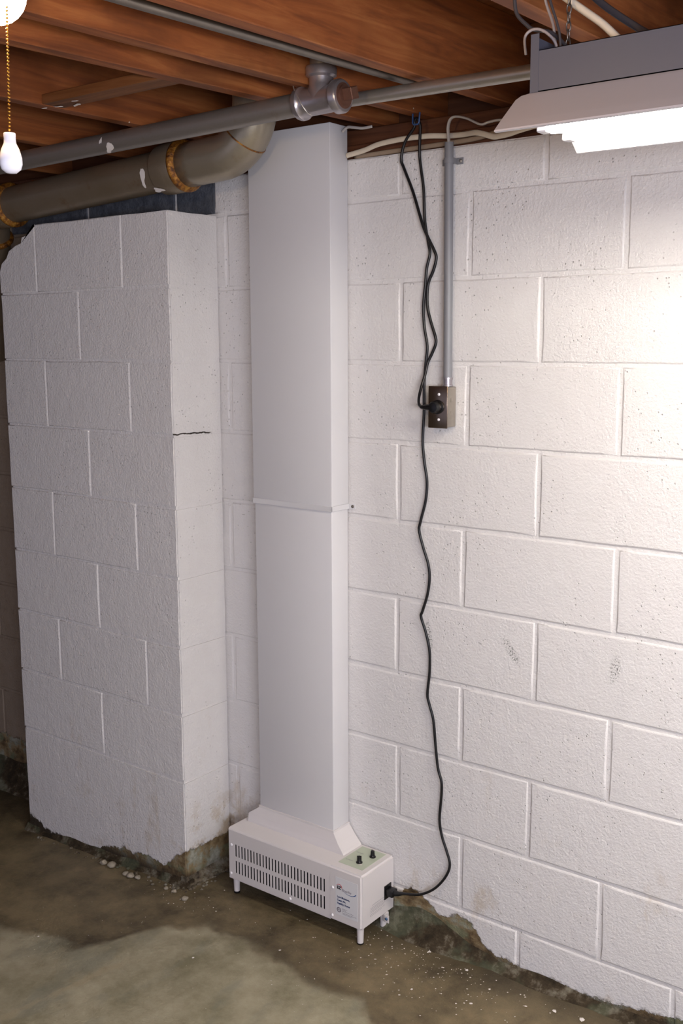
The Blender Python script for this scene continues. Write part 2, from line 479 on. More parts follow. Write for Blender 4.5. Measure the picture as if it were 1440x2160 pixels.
JG = .0045   # half joint width
def wall_blocks():
    bm = box(-1.2, 4.2, .0035, .19, -.12, 2.048)
    root = obj('wall_back', bm, M_WALL)
    obj('mortar', box(-3.2, -1.2, .0035, .19, -.12, 2.048), M_TAN_SHADE, root)
    tag(root, 'white painted concrete block wall behind the duct', kind='structure')
    j0, jl = .393, .3943
    rows = [(0, 2.048, zL(1))] + [(k, zL(k), zL(k + 1)) for k in range(1, 10)] + [(10, zL(10), -.10)]
    n = 0
    for k, zt, zb in rows:
        off = 0 if k % 2 else -.5
        if k == 10: off = -.55
        for i in range(-9, 7):
            x0 = j0 + (i + off) * jl; x1 = x0 + jl
            jx0 = .004 * math.sin(k * 7.1 + i * 3.3); jx1 = .004 * math.sin(k * 7.1 + (i + 1) * 3.3)
            if (k, i) == (1, 0): pass
            if x1 + .01 < -2.3 or x0 > 1.35: continue
            if -1.185 < x0 and x1 < -.44 and k > 0: continue        # behind the pilaster
            lp = outline(x0 + jx0 + JG, x1 + jx1 - JG, zb + JG * .9, zt - (JG * .9 if k else 0), 10, 5, .0022, k * 3.1 + i)
            dep = rng.uniform(-.0008, .0012)
            b = loft_block(lp, dep, .05, lambda a, b_, d: (a, d, b_))
            mat = M_TAN_SHADE if (x0 + x1) / 2 < -1.2 else M_GREYBLOCK if (k == 0 and x1 < -.40) else M_WALL
            if k == 0 and x0 < -.44 < x1:
                for part, (xa, xb, mt) in enumerate(((x0, -.436, M_GREYBLOCK), (-.436, x1, M_WALL))):
                    lp = outline(xa + jx0 + JG * (part == 0), xb - JG * (part == 1), zb + JG * .9, zt, 8, 5, .0015, k + i)
                    o = obj('block', loft_block(lp, dep, .05, lambda a, b_, d: (a, d, b_)), mt, root, smooth=55)
                continue
            obj('block', b, mat, root, smooth=55)
    return root
WALL = wall_blocks()

XL, XR, YF = -1.187, -.428, -.192
def pilaster():
    core = poly_prism([(XL + .004, -.1), (XR - .004, -.1), (XR - .004, 1.94), (-1.01, 1.94), (-1.01, 1.90), (-1.10, 1.87), (-1.14, 1.83), (XL + .004, 1.80)], YF + .004, .0, 'xz')
    root = obj('wall_pilaster', core, M_PIL)
    tag(root, 'white painted block pilaster standing out from the back wall', kind='structure')
    for k in list(range(1, 10)):
        zt = zL(k); zb = zL(k + 1)
        if k == 9: zb = -.10
        if k % 2: xs = [XL, -1.0, -.622, XR]     # joints as measured on the face
        else: xs = [XL, -.80, XR]
        if k == 1: xs = [XL, -1.003, -.615, XR]
        if k == 2: xs = [XL, -.812, XR]
        if k == 3: xs = [XL, -.98, -.60, XR]
        if k == 4: xs = [XL, -.79, XR]
        if k == 5: xs = [XL, -.975, -.593, XR]
        if k == 6: xs = [XL, -.775, XR]
        if k == 7: xs = [XL, -.975, -.57, XR]
        if k == 8: xs = [XL, -.78, XR]
        if k == 9: xs = [XL, XR]
        for a, (x0, x1) in enumerate(zip(xs, xs[1:])):
            last = a == len(xs) - 2; first = a == 0
            xa = x0 + (0 if first else JG * .6); xb = x1 - (0 if last else JG * .6)
            za = zb + JG * .6; zc = zt - JG * .6
            depth_back = YF + .09
            if last:
                # corner block: front face and the return towards the wall in one piece, rounded corner
                bm = box(xa, xb, YF + rng.uniform(-.0008, .0008), -.001, za, zc)
                es = [e for e in bm.edges if all(abs(v.co.y - YF) < .002 for v in e.verts) or all(abs(v.co.x - xb) < .0001 for v in e.verts)]
                bmesh.ops.bevel(bm, geom=es, offset=.0035, segments=2, affect='EDGES')
                bmesh.ops.subdivide_edges(bm, edges=[e for e in bm.edges if e.calc_length() > .12], cuts=7, use_grid_fill=True)
                for v in bm.verts:
                    q = noise.noise_vector(v.co * 11 + Vector((k, 0, 0)))
                    v.co += Vector((q.x * .0018, q.y * .001, q.z * .0018))
            elif first and k == 1:
                lp = [(-1.134, za), (xb, za), (xb, zc), (-1.004, zc), (-1.003, 1.938), (-1.022, 1.927), (-1.045, 1.913), (-1.067, 1.909), (-1.073, 1.892), (-1.10, 1.886), (-1.134, 1.872), (-1.15, 1.85), (-1.175, 1.835), (XL, 1.81), (XL, za)]
                bm = loft_block(lp, YF, -.001, lambda p, q, d: (p, d, q), .0025)
            else:
                lp = outline(xa, xb, za, zc, 9, 5, .0022, 20 + k * 2.3 + a)
                bm = loft_block(lp, YF + rng.uniform(-.0008, .0008), (-.001 if first else depth_back), lambda p, q, d: (p, d, q), .0035)
            obj('block', bm, M_PIL, root, smooth=55)
    return root
PIL = pilaster()

lw = tag(obj('wall_left', box(-2.42, -2.30, -4.2, .0, -.12, 2.10), bare_concrete('bare side wall', '57493b', '6b5b4a', '7d6d5a', .0)), 'unseen side wall added on the left to keep out stray light', kind='structure')  # added out of view to block stray world light from the left
# mortar cove running along the foot of the walls
def cove(name, a, b, nrm, height, depth, label, seed, mat=M_COVE, lump=.5):
    bm = bmesh.new(); a = Vector(a); b = Vector(b); nrm = Vector(nrm)
    L = (b - a).length; n = max(8, int(L / .012)); rows = []
    for i in range(n + 1):
        p = a.lerp(b, i / n)
        h = height(p) if callable(height) else height
        d = depth(p) if callable(depth) else depth
        row = []
        m = 8
        for j in range(m + 1):
            t = j / m
            out = d * (t ** 1.5); up = h * (1 - t) ** 1.3
            q = p + nrm * out; fz = floor_z(q.x, q.y) - .003
            q = q + nrm * (.010 * lump * noise.noise(Vector((q.x * 22 + seed, q.y * 22, j * .9))) + .012 * lump * noise.noise(Vector((q.x * 6, q.y * 6, seed))))* min(t * 3, 1)
            z = fz + up + (.010 * lump * noise.noise(Vector((q.x * 30, q.y * 30, j + seed))) if 0 < j < m else 0) * min(1, up / .02)
            row.append(bm.verts.new((q.x, q.y, z - (.006 if j == m else 0))))
        back = bm.verts.new((p.x - nrm.x * .02, p.y - nrm.y * .02, row[0].co.z)); bot = bm.verts.new((p.x - nrm.x * .02, p.y - nrm.y * .02, fz - .03))
        front = bm.verts.new((row[-1].co.x, row[-1].co.y, fz - .03))
        rows.append([bot, back] + row + [front])
    for r, s in zip(rows, rows[1:]):
        for j in range(len(r)):
            k = (j + 1) % len(r); bm.faces.new((r[j], r[k], s[k], s[j]))
    bm.faces.new(rows[0]); bm.faces.new(rows[-1][::-1])
    bmesh.ops.recalc_face_normals(bm, faces=bm.faces)
    o = obj(name, bm, mat, smooth=60)
    tag(o, label, kind='structure')
    return o
def hmain(p):
    if p.x > .5: return .020 + .012 * noise.noise(Vector((p.x * 7, 2, 0)))
    return .030 + .018 * noise.noise(Vector((p.x * 5, 2, 0))) + (.045 * math.exp(-((p.x - .27) / .12) ** 2))
cove('trim_1', (-.428, 0, 0), (1.6, 0, 0), (0, -1, 0), hmain, lambda p: .045 + .02 * noise.noise(Vector((p.x * 4, 9, 0))) + .02 * math.exp(-((p.x - .3) / .15) ** 2), 'crumbling damp mortar cove along the foot of the back wall', 1.3)
cove('trim_2', (XL - .01, YF, 0), (XR + .012, YF, 0), (0, -1, 0), lambda p: .022 + .016 * noise.noise(Vector((p.x * 7, 4, 0))), lambda p: .024 + .012 * noise.noise(Vector((p.x * 6, 1, 0))), 'crumbling mortar cove along the front of the pilaster', 5.1)
cove('trim_3', (XR, YF - .004, 0), (XR, .0, 0), (1, 0, 0), .032, lambda p: .018 + .035 * (p.y - YF) / .19, 'broken mortar cove at the side of the pilaster', 9.7, M_BARE, 1.0)
cove('trim_4', (-2.6, 0, 0), (XL, 0, 0), (0, -1, 0), lambda p: .10 + .015 * noise.noise(Vector((p.x * 8, 7, 0))), .07, 'dark mortar cove left of the pilaster', 3.3)

# ------------------------------------------------------------------ ceiling: joists, boards, sill
ZJ = 2.13
ceil_bm = box(-3.2, 4.2, -4.2, .19, 2.345, 2.36)
CEIL = tag(obj('ceiling', ceil_bm, M_DECK), 'underside of the timber floor above', kind='structure')
for i in range(54):
    x0 = -3.2 + i * .1395
    if x0 > 4.05: break
    obj('deck_board', box(x0 + .0015, x0 + .138, -4.2, .19, 2.320, 2.346, .002, 1), M_DECK, CEIL)
def joist(xl, sl, w=.038):
    y0, y1 = -3.6, .10
    bm = bmesh.new()
    add_box(bm, 0, w, y0, y1, ZJ, 2.3205, .002, 1)
    for v in bm.verts: v.co.x += xl + sl * v.co.y
    return obj('joist', bm, M_JOIST, CEIL)
for xl, sl in ((-1.62, 0), (-1.21, 0), (-.80, 0), (-.400, 0), (.078, .085), (.225, .063), (.446, .058), (.838, .03), (1.24, .0), (1.65, 0), (2.05, 0), (2.45, 0), (2.85, 0), (3.25, 0), (3.65, 0)):
    joist(xl, sl)
SILL = obj('sill_plate', box(-3.2, 4.2, .03, .17, 2.050, 2.089, .002, 1), M_SILL, CEIL)
obj('sill_plate', box(-3.2, 4.2, .045, .17, 2.090, 2.1295, .002, 1), M_SILL, CEIL)
obj('rim_board', box(-3.2, 4.2, .101, .14, 2.130, 2.3195, .002, 1), M_SILL, CEIL)
obj('blocking_strip', box(-.361, .028, -.635, -.575, 2.131, 2.152, .0015, 1), M_STRIP, CEIL)
# loose paint flakes stuck to the wood by the strip
bm = bmesh.new()
for cx, cy, sx, sy, a in ((-.345, -.60, .012, .005, .3), (-.30, -.585, .015, .006, -.2), (-.385, -.61, .010, .004, .1), (-.27, -.615, .008, .003, .5)):
    z = ZJ - .0006
    ring = []
    for k in range(7):
        t = 2 * math.pi * k / 7; r = 1 + .3 * math.sin(k * 2.3 + cx * 40)
        u, v = sx * r * math.cos(t), sy * r * math.sin(t)
        ring.append(bm.verts.new((cx + u * math.cos(a) - v * math.sin(a), cy + u * math.sin(a) + v * math.cos(a), z - .001 * (k % 2))))
    bm.faces.new(ring)
fl = obj('paint_flakes', bm, M_CHIP, CEIL); fl['kind'] = 'stuff'

# ------------------------------------------------------------------ ventilation unit with its duct
UX0, UX1, UY0, UY1, UZ0, UZ1 = -.293, .187, -.150, -.004, .048, .203
unit = empty('ventilator', ((UX0 + UX1) / 2, -.08, 0))
tag(unit, 'white floor-standing basement ventilator with slotted cabinet and tall rectangular duct', 'ventilator')
def vented_panel():
    """front sheet with two rows of 29 real slots"""
    bm = bmesh.new()
    xs = [UX0 + .0025]; n = 29
    for i in range(n):
        c = -.2652 + i * (.0600 + .2652) / (n - 1); xs += [c - .0026, c + .0026]
    xs.append(.0815)
    zs = [UZ0 + .001, .0690, .1072, .1198, .1577, UZ1 - .006]
    y = UY0
    V = {}
    def v(i, j, yy):
        k = (i, j, yy)
        if k not in V: V[k] = bm.verts.new((xs[i], yy, zs[j]))
        return V[k]
    for i in range(len(xs) - 1):
        for j in range(len(zs) - 1):
            hole = (i % 2 == 1) and j in (1, 3)
            if not hole:
                bm.faces.new((v(i, j, y), v(i + 1, j, y), v(i + 1, j + 1, y), v(i, j + 1, y)))
            else:
                yb = y + .0015
                c = [(i, j), (i + 1, j), (i + 1, j + 1), (i, j + 1)]
                for a in range(4):
                    p, q = c[a], c[(a + 1) % 4]
                    bm.faces.new((v(*p, y), v(*q, y), v(*q, yb), v(*p, yb)))
    bmesh.ops.recalc_face_normals(bm, faces=bm.faces)
    # make sure the sheet faces the room
    if sum(f.normal.y * f.calc_area() for f in bm.faces) > 0: bmesh.ops.reverse_faces(bm, faces=bm.faces)
    return bm
def cabinet():
    bm = bmesh.new()
    r = .006
    # body behind the front sheet: bottom, back, left end, rounded top front edge
    prof = [(UY1, UZ0), (UY0 + .014, UZ0), (UY0 + .014, UZ1 - .010), (UY0 + .004, UZ1 - .0075), (UY0 + .0001, UZ1 - r), (UY0 + r * .3, UZ1 - r * .3), (UY0 + r, UZ1), (UY1, UZ1)]
    merge(bm, poly_prism(prof, UX0, .0813, 'yz'))
    return bm
obj('cabinet', cabinet(), M_UNIT, unit, smooth=50)
vp = obj('vented_panel', vented_panel(), M_UNIT, unit)
obj('slot_backing', box(UX0 + .003, .0805, UY0 + .0110, UY0 + .0135, UZ0 + .002, UZ1 - .012), M_DARKIN, vp)  # dark sheet standing in for the shade inside the cabinet
obj('panel_foot', box(UX0, .0813, UY0, UY0 + .0145, UZ0, UZ0 + .0012), M_UNIT, vp)
obj('panel_edge', box(UX0, UX0 + .0026, UY0, UY0 + .0145, UZ0, UZ1 - .006, .0006, 1), M_UNIT, vp)
hs = box(.0816, UX1, UY0 - .0010, UY1, UZ0, UZ1 + .0006)
bmesh.ops.bevel(hs, geom=[e for e in hs.edges if max(v.co.x for v in e.verts) > .1 and not all(v.co.y > -.01 for v in e.verts)], offset=.005, segments=3, affect='EDGES')
# chamfered lower rear corner of the control end
housing = obj('control_housing', hs, M_UNIT, unit, smooth=50)
pan = obj('control_panel', box(.0875, .168, -.122, -.012, UZ1 + .0006, UZ1 + .0016, .0004, 1), M_PANEL, unit)
for kx, ky, a in ((.1365, -.093, .5), (.147, -.046, -.6)):
    kb = lathe([(0, .0088), (.0025, .0088), (.0035, .0070), (.006, .0060), (.0175, .0052), (.0185, .0040)], (kx, ky, UZ1 + .0016), n=20)
    kn = obj('knob', kb, M_BLACK, unit, smooth=40)
    g = box(-.0062, .0062, -.0014, .0014, 0, .0185, .0005, 1)
    put(g, Matrix.Translation((kx, ky, UZ1 + .0025)) @ Matrix.Rotation(a, 4, 'Z'))
    obj('knob_grip', g, M_BLACK, kn)
obj('off_tab', box(.140, .150, -.103, -.097, UZ1 + .0017, UZ1 + .0020), M_CHIP, unit)
# printed words on the panel
for s, x, y in (('HUMIDITY', .0935, -.0985), ('FAN SPEED', .0935, -.0500)):
    tb = text_bm(s, .0058, sx=.9)
    put(tb, Matrix.Translation((x, y, UZ1 + .0018)))
    obj('lettering', tb, M_INK['small'], pan)
# white screw heads
for sx_, sz_, yy in ((-.282, .153, UY0), (-.285, .064, UY0), (-.061, .0585, UY0), (.0905, .144, UY0 - .0012), (.0885, .063, UY0 - .0012)):
    obj('screw', lathe([(0, .0044), (.0014, .0042), (.0026, .0025), (.0028, .0002)], (sx_, yy, sz_), (0, -1, 0), 12), M_SCREW, unit, smooth=60)
# front label
LX0, LX1, LZ0, LZ1, LY = .1005, .1745, .0715, .1785, UY0 - .0018
lab = obj('label', box(LX0, LX1, LY, LY + .0006, LZ0, LZ1), M_LABEL, unit)
FR = Matrix(((1, 0, 0, 0), (0, 0, -1, 0), (0, 1, 0, 0), (0, 0, 0, 1)))   # xy text plane -> wall-parallel xz plane facing -y
def front_text(s, size, x, z, ink, **k):
    tb = text_bm(s, size, **k)
    put(tb, Matrix.Translation((x, LY - .0004, z)) @ Matrix.Rotation(math.radians(90), 4, 'X'))
    return obj('lettering', tb, M_INK[ink], lab)
front_text('EZ', .0115, .1055, .1465, 'black', bold=.0006, sx=1.05)
front_text('Breathe', .0105, .1215, .1435, 'grey', shear=.25, bold=.0001, sx=.95)
def arc_strip(cx, cz, r, a0, a1, w0, w1, n=16, ez=1.0):
    bm = bmesh.new(); prev = None
    for i in range(n + 1):
        t = i / n; a = math.radians(a0 + (a1 - a0) * t); w = w0 + (w1 - w0) * t
        p = [bm.verts.new((cx + (r + s * w) * math.cos(a), LY - .0004, cz + (r + s * w) * math.sin(a) * ez)) for s in (-.5, .5)]
        if prev: bm.faces.new((prev[0], p[0], p[1], prev[1]))
        prev = p
    return bm
obj('logo_arc', arc_strip(.1130, .1515, .0088, 160, -5, .0008, .0026, ez=.95), M_INK['red'], lab)
obj('logo_swoosh', arc_strip(.1480, .1530, .0235, 205, 335, .0006, .0030, ez=.62), M_INK['blue'], lab)
for i, s in enumerate(('Low Moisture,', 'Clean Air,', 'Healthy Home')):
    front_text(s, .0078, .1060, .1210 - i * .0092, 'navy', bold=.0003, sx=.92)
# round test mark and rows of small print
ring = arc_strip(.1120, .0865, .0060, 0, 360, .0022, .0022, 24)
merge(ring, put(text_bm('ETL', .0052, 'CENTER', bold=.0002), Matrix.Translation((.1120, LY - .0004, .0848)) @ Matrix.Rotation(math.radians(90), 4, 'X')))
obj('test_mark', ring, M_INK['small'], lab)
sb = bmesh.new()
def small_print(z, x0, x1, h=.0009, gap=.0016, seed=0):
    r = random.Random(seed); x = x0
    while x < x1:
        w = r.uniform(.0018, .0052); w = min(w, x1 - x)
        vs = [sb.verts.new((x + dx, LY - .0004, z + dz)) for dx, dz in ((0, 0), (w, 0), (w, h), (0, h))]
        sb.faces.new(vs); x += w + gap * .6
for i, (z, e) in enumerate(((.0925, .1400), (.0892, .1355), (.0858, .1600), (.0808, .1705), (.0775, .1560))):
    small_print(z, .1235, e, seed=i)
obj('small_print', sb, M_INK['small'], lab)
# warning text on the side
sb = bmesh.new(); r2 = random.Random(8)
for z, y0, y1 in ((.1020, -.104, -.046), (.0955, -.112, -.044), (.0915, -.112, -.046), (.0870, -.112, -.044), (.0830, -.112, -.050), (.0775, -.114, -.044), (.0735, -.114, -.06)):
    y = y0
    while y < y1:
        w = min(r2.uniform(.002, .006), y1 - y)
        sb.faces.new([sb.verts.new((UX1 + .0004, y + dy, z + dz)) for dy, dz in ((0, 0), (w, 0), (w, .0007), (0, .0007))]); y += w + .001
sd = obj('side_print', sb, M_INK['small'], unit)
# feet
for fx, fy in ((-.279, -.134), (.170, -.134), (-.279, -.030), (.172, -.030)):
    f = obj('leg', lathe([(.004, .0085), (UZ0 + .0005, .0098)], (fx, fy, 0), n=20), M_UNIT, unit, smooth=50)
    obj('rubber_tip', lathe([(-.0015, .0088), (.002, .0095), (.0045, .0095)], (fx, fy, 0), n=20), M_BLACK, f, smooth=50)
# power inlet
obj('power_inlet', box(UX1 - .001, UX1 + .0022, -.048, -.016, .092, .132, .001, 1), M_BLACK, unit)
# transition collar from cabinet to duct
DX0, DX1, DY0, DY1 = -.238, .035, -.0745, -.003
cb = bmesh.new()
b0 = [(-.275, -.086), (.078, -.086), (.078, DY1), (-.275, DY1)]
t0 = [(DX0 - .001, DY0 - .002), (DX1 + .001, DY0 - .002), (DX1 + .001, DY1), (DX0 - .001, DY1)]
rings = []
for pts, z in ((b0, UZ1 - .0005), ([(-.275, -.086), (.0745, -.086), (.0745, DY1), (-.275, DY1)], UZ1 + .005), ([(-.273, -.083), (.055, -.082), (.055, DY1), (-.273, DY1)], UZ1 + .026), (t0, UZ1 + .050), (t0, UZ1 + .056)):
    rings.append([cb.verts.new((x, y, z)) for x, y in pts])
for a, b in zip(rings, rings[1:]):
    for i in range(4): cb.faces.new((a[i], a[(i + 1) % 4], b[(i + 1) % 4], b[i]))
cb.faces.new(rings[0][::-1]); cb.faces.new(rings[-1]); bmesh.ops.recalc_face_normals(cb, faces=cb.faces)
obj('duct_collar', cb, M_UNIT, unit)
ZD0, ZS, ZD1 = .256, 1.152, 2.129
obj('lower_duct', box(DX0 + .0012, DX1 - .0016, DY0 + .0012, DY1, ZD0, ZS + .004, .0018, 2), M_DUCT, unit, smooth=50)
obj('upper_duct', box(DX0 - .002, DX1 + .0006, DY0 - .0012, DY1, ZS, ZD1, .0018, 2), M_DUCT, unit, smooth=50)
st = bmesh.new()
add_box(st, DX0 - .0045, DX1 + .003, DY0 - .0036, DY0 - .0016, ZS - .001, ZS + .013, .0006, 1)
add_box(st, DX1 + .001, DX1 + .003, DY0 - .0036, -.0035, ZS - .001, ZS + .013, .0005, 1)
add_box(st, DX0 - .0045, DX0 - .0025, DY0 - .0036, -.0035, ZS - .001, ZS + .013, .0005, 1)
add_box(st, DX1 + .001, DX1 + .024, -.0045, -.0025, ZS - .001, ZS + .013, .0005, 1)
sp = obj('duct_strap', st, M_DUCT, unit)
obj('strap_screw', lathe([(0, .0045), (.002, .0040), (.003, .0015)], (.0505, -.0045, ZS + .006), (0, -1, 0), 12), M_ROD, sp, smooth=60)
# wall bracket low on the right
br = bmesh.new()
add_box(br, UX1 + .001, UX1 + .017, -.0500, -.0480, .030, .052, .0005, 1)
add_box(br, UX1 - .001, UX1 + .003, -.0500, -.030, .030, .052, .0005, 1)
bk = obj('bracket', br, M_UNIT, unit)
obj('bracket_screw', lathe([(0, .0045), (.0015, .0045), (.003, .0028), (.0032, .0003)], (UX1 + .009, -.0500, .041), (0, -1, 0), 8), plain('blue steel screw', '4c6a8c', .35, .5), bk, smooth=60)
adopt(unit)

# ------------------------------------------------------------------ pipes
small_z = lambda x: 2.0924 + .0186 * x
SY = -.3945
sp = empty('steel_pipe', (-.3, SY, small_z(-.3)))
tag(sp, 'silver painted steel pipe under the joists, ending in a plugged tee', 'pipe')
obj('pipe_run', sweep([(x, SY, small_z(x)) for x in (-2.0, -1.2, -.4, .215)], .0242, 28), M_PIPE, sp, smooth=50)
# tee fitting
tz = small_z(.27)
tee = bmesh.new()
add_lathe(tee, [(-.072, .0272), (-.071, .0325), (-.066, .0345), (-.058, .0345), (-.055, .0300), (-.048, .0283), (.020, .0283), (.028, .0300), (.031, .0345), (.044, .0345), (.048, .0320), (.049, .0272)], (.273, SY, tz), (1, 0, .0186), 30)
TEE = obj('tee_fitting', tee, M_TEE, sp, smooth=45)
nb = bmesh.new()
# branch with flared foot
add_lathe(nb, [(0, .0285), (.020, .0285), (.028, .0262), (.036, .0256), (.044, .0262), (.048, .0330), (.062, .0335), (.066, .0318)], (.262, SY, tz), (0, 0, 1), 30)
obj('tee_branch', nb, M_TEE, TEE, smooth=45)
obj('riser', sweep([(.262, SY, tz + .06), (.262, SY, 2.31)], .0242, 24), M_PIPE, sp, smooth=50)
obj('plug', lathe([(.044, .0262), (.050, .0262), (.0505, .0215), (.055, .0210)], (.273, SY, tz), (1, 0, .0186), 28), M_PLUG, sp, smooth=45)
obj('plug_head', put(box(.0, .024, -.0125, .0125, -.0125, .0125, .0015, 1), Matrix.Translation((.327, SY, tz + .003)) @ Matrix.Rotation(.3, 4, 'X')), M_PLUG, sp)
for k, q in enumerate(((-.4229, 2.0965, .004), (-.4112, 2.0839, .006), (-.3942, 2.0708, .008))):
    pass
def flake_on_cyl(x, ang, R, y, z, sx, sa, seed, tilt=0.0):
    """thin paint flake following a pipe; ang measured around the pipe from straight down towards the room"""
    bm = bmesh.new(); rings = []
    n = 16
    for q in (1.0, .75, .5, .25):
        ring = []
        for k in range(n):
            t = 2 * math.pi * k / n; r = q * (1 + .25 * math.sin(3 * t + seed) + .12 * math.sin(5 * t + seed * 2))
            u = r * math.cos(t); w = r * math.sin(t)
            a = ang + w * sa; xx = x + u * sx + tilt * w * sa
            ring.append(bm.verts.new((xx, y - math.sin(a) * (R + .0009), z - math.cos(a) * (R + .0009))))
        rings.append(ring)
    c = bm.verts.new((x, y - math.sin(ang) * (R + .0009), z - math.cos(ang) * (R + .0009)))
    for o_, i_ in zip(rings, rings[1:]):
        for k in range(n): bm.faces.new((o_[k], o_[(k + 1) % n], i_[(k + 1) % n], i_[k]))
    for k in range(n): bm.faces.new((c, rings[-1][k], rings[-1][(k + 1) % n]))
    return bm
fb = flake_on_cyl(-.395, .75, .0242, SY, small_z(-.4), .013, .62, 1.0, .022)
merge(fb, flake_on_cyl(-.418, 1.65, .0242, SY, small_z(-.42), .005, .28, 3.0, .008))
f = obj('paint_fleck', fb, M_CHIP, sp)
adopt(sp)
wh = obj('hanger_wire', sweep(spline([(.166, -.385, 2.205), (.172, -.390, 2.189), (.192, -.405, 2.150), (.2060, -.418, 2.125), (.2220, -.4225, 2.1024), (.2300, -.4215, 2.088), (.238, -.41, 2.0710), (.239, -.39, 2.0700)], 5), .0013, 6), M_WIRE, smooth='all')
tag(wh, 'thin bright hanger wire hooked under the small silver pipe', 'wire')

# large drain
big_z = lambda x: 2.0697 + .0562 * x
BY, BR = -.187, .0535
dr = empty('drain_pipe', (-.8, BY, big_z(-.8)))
tag(dr, 'thick weathered silver drain pipe with rusty joints above the pilaster', 'pipe')
ax = Vector((1, 0, .0562)).normalized()
def bp(x): return Vector((x, BY, big_z(x)))
obj('pipe_run', sweep([bp(-1.17), bp(-.8), bp(-.40)], BR, 40), M_BIG, dr, smooth=50)
obj('coupling', lathe([(0, .0545), (.008, .0575), (.012, .0640), (.030, .0655), (.075, .0655), (.080, .0635)], bp(-.445), ax, 40), M_BIG, dr, smooth=50)
obj('rust_joint', lathe([(0, .060), (.003, .0670), (.009, .0680), (.014, .0640), (.017, .0600), (.021, .0555)], bp(-.3655), ax, 40), M_RUST, dr, smooth=60)
# elbow turning up
pts = [bp(-.355), bp(-.30), bp(-.235)]
cx, cz, rb = -.235, big_z(-.235) + .125, .125
a0 = math.atan(.0562)
for i in range(1, 15):
    a = a0 + (math.pi / 2 - a0) * i / 14
    pts.append(Vector((cx + rb * math.sin(a), BY, cz - rb * math.cos(a))))
pts += [Vector((cx + rb, BY, 2.20)), Vector((cx + rb, BY, 2.31))]
EL = obj('elbow', sweep(pts, [BR + .003] * len(pts), 40), metal_paint('silver painted elbow', 'a89f90', '8f846f', .35, .33, .6), dr, smooth='all')
obj('elbow_seam', sweep([pts[9] - (pts[10] - pts[8]).normalized() * .0018, pts[9] + (pts[10] - pts[8]).normalized() * .0018], BR + .0042, 40), M_RUST, EL, smooth=50)
# left end: bell, bend going down and away
obj('rust_joint', lathe([(0, .060), (.004, .0665), (.010, .0665), (.014, .0620), (.018, .0560)], bp(-1.115), ax, 40), M_RUST, dr, smooth=60)
obj('bell', lathe([(-.085, .058), (-.07, .0635), (-.03, .0650), (-.004, .0655), (0, .0620)], bp(-1.110), ax, 40), M_BIG, dr, smooth=50)
bend = [bp(-1.16)]
c2 = Vector((-1.165, BY, big_z(-1.165) - .10))
for i in range(0, 11):
    a = math.radians(60) * i / 10
    bend.append(Vector((c2.x - .10 * math.sin(a), BY + .02 * (i / 10) ** 2, c2.z + .10 * math.cos(a))))
d_ = (bend[-1] - bend[-2]).normalized()
bend += [bend[-1] + d_ * .06, bend[-1] + d_ * .5]
obj('bend', sweep(bend, BR + .003, 40), M_BIG, dr, smooth=50)
obj('rust_joint', lathe([(0, .060), (.004, .0665), (.012, .0665), (.018, .0600)], bend[-3] + d_ * .03, d_, 40), M_RUST, dr, smooth=60)
fb = flake_on_cyl(-.470, 1.20, BR, BY, big_z(-.470), .0085, .50, .4, .014)
merge(fb, flake_on_cyl(-.425, .55, .0650, BY, big_z(-.425), .018, .13, 2.0))
f = obj('paint_fleck', fb, M_CHIP, dr)
adopt(dr)

# thin conduit under the joists and its strap
con = empty('ceiling_conduit', (.8, -.30, 2.105))
tag(con, 'galvanised conduit running from the plugged tee behind the lamp', 'conduit')
obj('conduit_run', sweep([(x, -.305, 2.1145 - .0128 * x) for x in (.20, .6, 1.1, 2.6)], .0141, 20), M_EMT, con, smooth=50)
cs = lathe([(0, .0160), (.016, .0160)], (.86, -.305, 2.1145 - .0128 * .868), (1, 0, -.0128), 20)
add_box(cs, .862, .874, -.330, -.318, 2.112, 2.1295)
obj('pipe_strap', cs, M_ROD, con, smooth=45)
adopt(con)
rod = empty('joist_conduit', (.37, -.6, 2.14))
tag(rod, 'dull steel conduit running along between the joists, crossing above the tee', 'conduit')
obj('conduit_run', sweep([(.300, -1.55, 2.142), (.335, -.98, 2.142), (.372, -.50, 2.142), (.396, -.20, 2.142)], .0092, 16), M_ROD, rod, smooth=50)
obj('connector', lathe([(0, .0092), (.001, .0125), (.014, .0125), (.016, .0145), (.020, .0145), (.021, .010), (.032, .0095)], (.396, -.205, 2.142), (.08, 1, 0), 16), M_TEE, rod, smooth=45)
obj('pipe_strap', box(.376, .424, -.236, -.224, 2.1275, 2.1335, .001, 1), M_EMT, rod)
adopt(rod)

# ------------------------------------------------------------------ outlet box, grey conduit, flat cable
ob = empty('outlet_box', (.34, -.02, 1.385))
tag(ob, 'galvanised surface outlet box with brown steel cover plate and black plug', 'outlet')
obj('box_body', box(.316, .365, -.0435, -.0002, 1.385, 1.484, .004, 2), M_STEELBOX, ob, smooth=50)
pl = obj('cover_plate', box(.3130, .3672, -.0462, -.0436, 1.3835, 1.4852, .0008, 2), M_PLATE, ob, smooth=50)
for z in (1.4655, 1.4045):
    obj('plate_screw', lathe([(0, .0036), (.0012, .0034), (.002, .0015)], (.3435, -.0462, z), (0, -1, 0), 12), M_SCREW, pl, smooth=60)
obj('receptacle', lathe([(0, .0172), (.0015, .0172), (.002, .0165)], (.3405, -.0462, 1.435), (0, -1, 0), 28), M_BLACK, ob, smooth=45)
for dy, z in ((-.024, 1.452), (-.024, 1.418)):
    obj('side_knockout', lathe([(0, .006), (.0006, .006), (.001, .005)], (.365, dy, z), (1, 0, 0), 16), M_STEELBOX, ob, smooth=45)
adopt(ob)
vc = empty('wall_conduit', (.35, -.02, 1.5))
tag(vc, 'grey plastic conduit rising up the wall from the outlet box', 'conduit')
